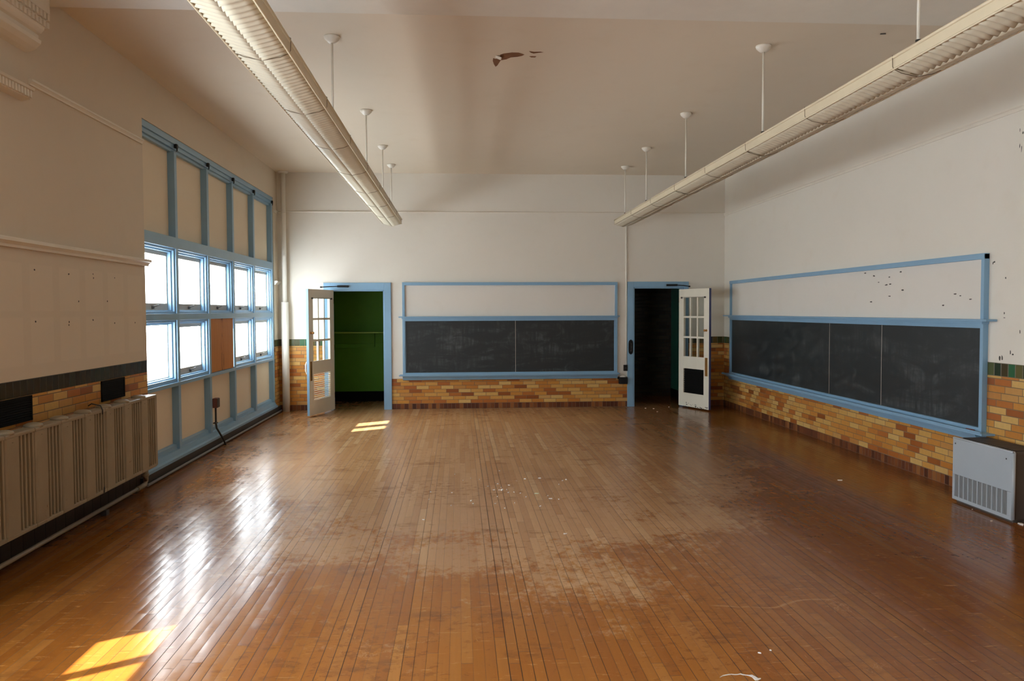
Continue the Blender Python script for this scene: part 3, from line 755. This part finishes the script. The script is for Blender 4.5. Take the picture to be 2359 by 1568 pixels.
# ------------------------------------------------------------------ strip lights
def strip_light(label, cx, seams, rods, y0, y1):
    t = thing('strip_light', (cx, (y0+y1)/2, 3.12), label, 'ceiling light')
    hw, zb, zt = .150, 3.12, 3.195
    b = MB().use('cream_metal')
    for s_ in (-1, 1):
        xo = cx+s_*hw
        b.box(min(xo, xo-s_*.006), max(xo, xo-s_*.006), y0, y1, zb, zt)
        b.tube([(xo, y0, zt), (xo, y1, zt)], .010, 8)
        b.tube([(xo, y0, zb+.004), (xo, y1, zb+.004)], .006, 6)
    b.box(cx-hw, cx+hw, y0, y0+.006, zb, zt); b.box(cx-hw, cx+hw, y1-.006, y1, zb, zt)
    b.build('side_rails', None, t)
    b = MB().use('white_metal'); b.prism([(cx-.07, 3.20), (cx+.07, 3.20), (cx+.045, 3.26), (cx-.045, 3.26)], 'y', y0+.01, y1-.01); b.build('channel', None, t)
    ys = [y0]+[s_ for s_ in seams if y0 < s_ < y1]+[y1]
    # corrugated plastic diffuser sheets, shallow V in section
    half = [(-.149, .010), (-.10, -.004), (-.05, -.018), (0, -.032)]; prof = half+[(-p_, q_) for p_, q_ in half[::-1]]
    for a, c_ in zip(ys, ys[1:]):
        b = MB().use('diffuser'); n = max(2, int(round((c_-a-.008)/.0075))); prev = None
        for i in range(n+1):
            y = a+.004+(c_-a-.008)*i/n
            dz = .0075*math.cos(2*PI*y/.060)
            cur = [b.bm.verts.new((cx+px_, y, zb+pz_+dz)) for px_, pz_ in prof]
            if prev:
                for j in (0, 1, 2, 4, 5, 6):
                    f = b.bm.faces.new([prev[j], prev[j+1], cur[j+1], cur[j]]); f.smooth = True
            prev = cur
        o = b.build('diffuser_sheet', None, t)
        md = o.modifiers.new('s', 'SOLIDIFY'); md.thickness = .002
    for s_ in ys[1:-1]:
        MB().use('wire').tube([(cx-.158, s_, zt+.012), (cx-.156, s_, zb+.02), (cx-.148, s_, zb+.004), (cx-.10, s_, zb-.018), (cx, s_, zb-.038), (cx+.10, s_, zb-.018), (cx+.148, s_, zb+.004), (cx+.156, s_, zb+.02), (cx+.158, s_, zt+.012), (cx+.145, s_, zt+.02)], .0019, 6).build('support_wire', None, t)
    for y in rods:
        rod = MB().use('white_metal').tube([(cx, y, 3.26), (cx, y, H-.04)], .0095, 10).build('hanger_rod', None, t)
        MB().use('dark_iron').tube([(cx, y, 3.255), (cx, y, 3.30)], .016, 10).build('rod_coupling', None, rod)
        MB().use('white_metal').lathe([(.012, H-.058), (.028, H-.056), (.042, H-.044), (.064, H-.022), (.069, H-.006), (.067, H)], cx, y, 24).build('canopy', None, rod)
strip_light('long suspended fluorescent strip light on the left, near the windows', -1.074, (3.25, 4.47, 5.67, 6.88, 8.15, 9.4, 10.65, 11.85), (4.53, 6.94, 9.43, 11.42, 12.86), 2.0, 12.99)
strip_light('long suspended fluorescent strip light on the right, near the right chalkboard', 2.739, (3.35, 4.57, 5.76, 6.98, 8.15, 9.32, 10.5, 11.7), (4.57, 6.97, 9.38, 11.38, 12.85), 2.0, 12.99)

# ------------------------------------------------------------------ heater cabinet on the right
hx0, hx1, hy0, hy1, hz = 4.352, 4.665, 5.885, 6.635, .572
t = thing('heater_cabinet', ((hx0+hx1)/2, (hy0+hy1)/2, 0), 'low grey metal heater cabinet on the floor against the right wall', 'heater')
b = MB().use('grey_dark'); b.box(hx0+.012, hx1, hy0, hy1, .02, hz-.012, .012); b.box(hx0+.03, hx1-.02, hy0+.02, hy1-.02, 0, .02); b.build('body', None, t)
b = MB().use('grey_metal')
def hb(ya, yb, za, zb, xa=hx0, xb=hx0+.014, bev=.002): b.box(xa, xb, ya, yb, za, zb, bev)
gz0, gz1, gy0, gy1 = .052, .245, hy0+.055, hy1-.03
hb(hy0, hy1, gz1, hz, bev=.004); hb(hy0, hy1, .022, gz0); hb(hy0, gy0, gz0, gz1); hb(gy1, hy1, gz0, gz1)
b.tube([(hx0+.012, hy0, .03), (hx0+.012, hy0, hz-.012)], .014, 12); b.tube([(hx0+.012, hy0, hz-.012), (hx0+.012, hy1, hz-.012)], .013, 12)
fp = b.build('front_panel', None, t)
b = MB().use('grey_metal'); n = 11; dy = (gy1-gy0)/n
for k in range(1, n): b.box(hx0+.001, hx0+.008, gy0+k*dy-.006, gy0+k*dy+.006, gz0, gz1)
b.use('mid_grey')
for k in range(n*5):
    y = gy0+(k+.5)*dy/5; b.box(hx0+.006, hx0+.009, y-.0045, y+.0045, gz0, gz1)
b.build('intake_grille', None, fp)
b = MB().use('grey_dark'); n = 26
b.box(hx0+.05, hx1-.03, hy0+.05, hy1-.05, hz-.012, hz-.009)
for k in range(n): y = hy0+.05+(hy1-hy0-.1)*(k+.5)/n; b.box(hx0+.05, hx1-.03, y-.005, y+.005, hz-.01, hz-.001)
b.build('top_grille', None, t)
for yy, zz in ((hy0+.07, hz-.07), (hy1-.035, hz-.055)):
    MB().use('dark_iron').box(hx0-.002, hx0+.001, yy-.006, yy+.006, zz-.006, zz+.006, .001).build('screw', None, fp)
for zz in (.34, .40):
    MB().use('white_metal').box(hx0+.17, hx0+.185, hy0-.002, hy0+.001, zz-.007, zz+.007, .001).build('rivet', None, t)

# ------------------------------------------------------------------ flakes on the floor
def flake(x, y, s, label, group=None, m='chip', asp=.5, name='paint_flake', rot=None, cat='flake'):
    b = MB().use(m); k = random.choice((5, 6, 7)); rot = random.uniform(0, PI) if rot is None else rot
    lo, hi = [], []
    for i in range(k):
        a = 2*PI*i/k; r = random.uniform(.7, 1.15); px_, py_ = s*r*math.cos(a), s*asp*r*math.sin(a)
        X, Y = x+px_*math.cos(rot)-py_*math.sin(rot), y+px_*math.sin(rot)+py_*math.cos(rot)
        lo.append(b.bm.verts.new((X, Y, 0))); hi.append(b.bm.verts.new((x+(X-x)*.93, y+(Y-y)*.93, .0022+random.uniform(0, .006))))
    b.bm.faces.new(lo[::-1]); b.bm.faces.new(hi)
    for i in range(k): b.bm.faces.new([lo[i], lo[(i+1) % k], hi[(i+1) % k], hi[i]])
    return tag(b.build(name), label, cat, group)
def ground(px, py):
    f = 1810.7355
    d = CM.transposed() @ Vector(((px-1179.5)/f, (784-py)/f, 1.0)); tt = -1.7/d.z
    return d.x*tt, d.y*tt
yaw, pit, rol = .0672, -.038, -.0042
fw = Vector((math.sin(yaw)*math.cos(pit), math.cos(yaw)*math.cos(pit), math.sin(pit))); rt = Vector((math.cos(yaw), -math.sin(yaw), 0)); up = rt.cross(fw)
r2 = rt*math.cos(rol)+up*math.sin(rol); u2 = up*math.cos(rol)-rt*math.sin(rol)
CM = Matrix((r2, u2, fw))
G = 'paint flakes scattered mid-floor'
LG = 'small white paint flake in the scatter on the middle of the floor'
mid = [(40,195,.5),(225,220,.6),(600,315,.9),(400,363,.9),(675,385,.8),(840,340,1.2),(520,438,1),(640,440,1),(790,435,.6),(825,495,.8),(945,485,.8),(1075,508,.7),(595,578,.6),(1195,585,.7),(960,710,.5),(550,725,.9),(750,820,.7),(45,670,1.2),(90,725,1.2),(1165,210,1.3),(1475,195,1.3),(1955,243,.8),(2030,222,1.5),(1880,325,.6),(1650,560,.7),(1710,620,1.4),(1880,635,.6),(1490,780,1),(640,40,.6)]
for qx, qy, s in mid:
    x, y = ground(1080+qx/9.07, 1080+qy/9.07); flake(x, y, .013*s, LG, G)
for qx, qy, s in ((820,407,.5),(865,440,.4),(680,543,.6),(800,577,.6),(690,503,.7),(805,506,1)):
    x, y = ground(700+qx/2.359, 920+qy/2.359); flake(x, y, .013*s, LG, G)
x, y = ground(1156, 1128.5); flake(x, y, .030, 'largest white paint flake, at the centre of the mid-floor scatter')
x, y = ground(1236.5, 1136.5); flake(x, y, .022, 'pale green paint flake at the right of the mid-floor scatter', m='chip_green', rot=0)
for px, py, s, l in ((976, 1197, .014, 'lone white flake on the floor left of and nearer than the scatter'), (1301.5, 1229.5, .017, 'lone white flake on the floor right of and nearer than the scatter'),
                     (1935, 1106, .03, 'pale flake on the floor beside the right brick dado'), (1750, 1504, .009, 'tiny white flake nearest the white paint splash'),
                     (1775, 1498, .008, 'second tiny white flake behind the white paint splash'), (2352, 1207, .04, 'long white flake on the floor in front of the heater end'),
                     (2284, 1200, .012, 'small white flake by the heater front nearest the camera'), (2240, 1173, .010, 'small white flake by the middle of the heater front'),
                     (2118, 965.5, .012, None)):
    if l: x, y = ground(px, py); flake(x, y, s, l)
for px, py in ((1487, 940), (1506, 941), (1514, 948), (1541, 937)):
    x, y = ground(px, py); flake(x, y, .016, 'small white paint flake on the floor at the right doorway', 'flakes at the right doorway', asp=.9)
# curved dried splash of white paint near the camera
b = MB().use('chip'); N = 14; A = []; Bv = []
for i in range(N+1):
    tpar = i/N; px = 1658+tpar*95; py = 1561-8*math.sin(PI*min(1, tpar*1.15))**.6+(3 if tpar > .8 else 0)+random.uniform(-1, 1)
    hw = .25+.5*random.random()+(3.6*math.exp(-((tpar-.86)/.09)**2))
    A.append(ground(px, py-hw)); Bv.append(ground(px, py+hw))
av = [b.bm.verts.new((x, y, .0022)) for x, y in A]; bv = [b.bm.verts.new((x, y, .0022)) for x, y in Bv]
a0 = [b.bm.verts.new((x, y, 0)) for x, y in A]; b0 = [b.bm.verts.new((x, y, 0)) for x, y in Bv]
for i in range(N):
    b.bm.faces.new([av[i], av[i+1], bv[i+1], bv[i]]); b.bm.faces.new([a0[i], a0[i+1], av[i+1], av[i]]); b.bm.faces.new([b0[i], b0[i+1], bv[i+1], bv[i]])
tag(b.build('paint_splash'), 'curved streak of dried white paint on the floor nearest the camera', 'paint splash')

# ------------------------------------------------------------------ camera, daylight
cam = bpy.data.cameras.new('camera'); co = bpy.data.objects.new('camera', cam); C.objects.link(co)
cam.sensor_width = 36; cam.sensor_fit = 'HORIZONTAL'; cam.lens = 36*1810.7355/2359; cam.clip_start = .05
mw_ = Matrix((r2, u2, -fw)).transposed().to_4x4(); mw_.translation = (0, 0, 1.7); co.matrix_world = mw_
S.camera = co
w = bpy.data.worlds.new('world'); S.world = w; w.use_nodes = True
bg = w.node_tree.nodes['Background']; bg.inputs[0].default_value = (.80, .90, 1.0, 1); bg.inputs[1].default_value = 12.0
sl = bpy.data.lights.new('sun', 'SUN'); sl.energy = 32; sl.color = (1, .97, .94); sl.angle = math.radians(.7)
so = bpy.data.objects.new('sun', sl); C.objects.link(so)
el = math.radians(42.8); sd = Vector((.85*math.cos(el), .53*math.cos(el), -math.sin(el))); so.rotation_euler = sd.to_track_quat('-Z', 'Y').to_euler(); so.location = (-9, -2, 9)

vs = S.view_settings
S.display_settings.display_device = 'sRGB'; vs.view_transform = 'Standard'; vs.look = 'None'; vs.gamma = 1; vs.use_curve_mapping = False; vs.exposure = 0.0
cy = S.cycles
cy.use_denoising = True; cy.denoiser = 'OPENIMAGEDENOISE'; cy.max_bounces = 10; cy.diffuse_bounces = 6; cy.glossy_bounces = 4; cy.transparent_max_bounces = 12
cy.sample_clamp_indirect = 6.0; cy.use_light_tree = True; cy.caustics_reflective = False
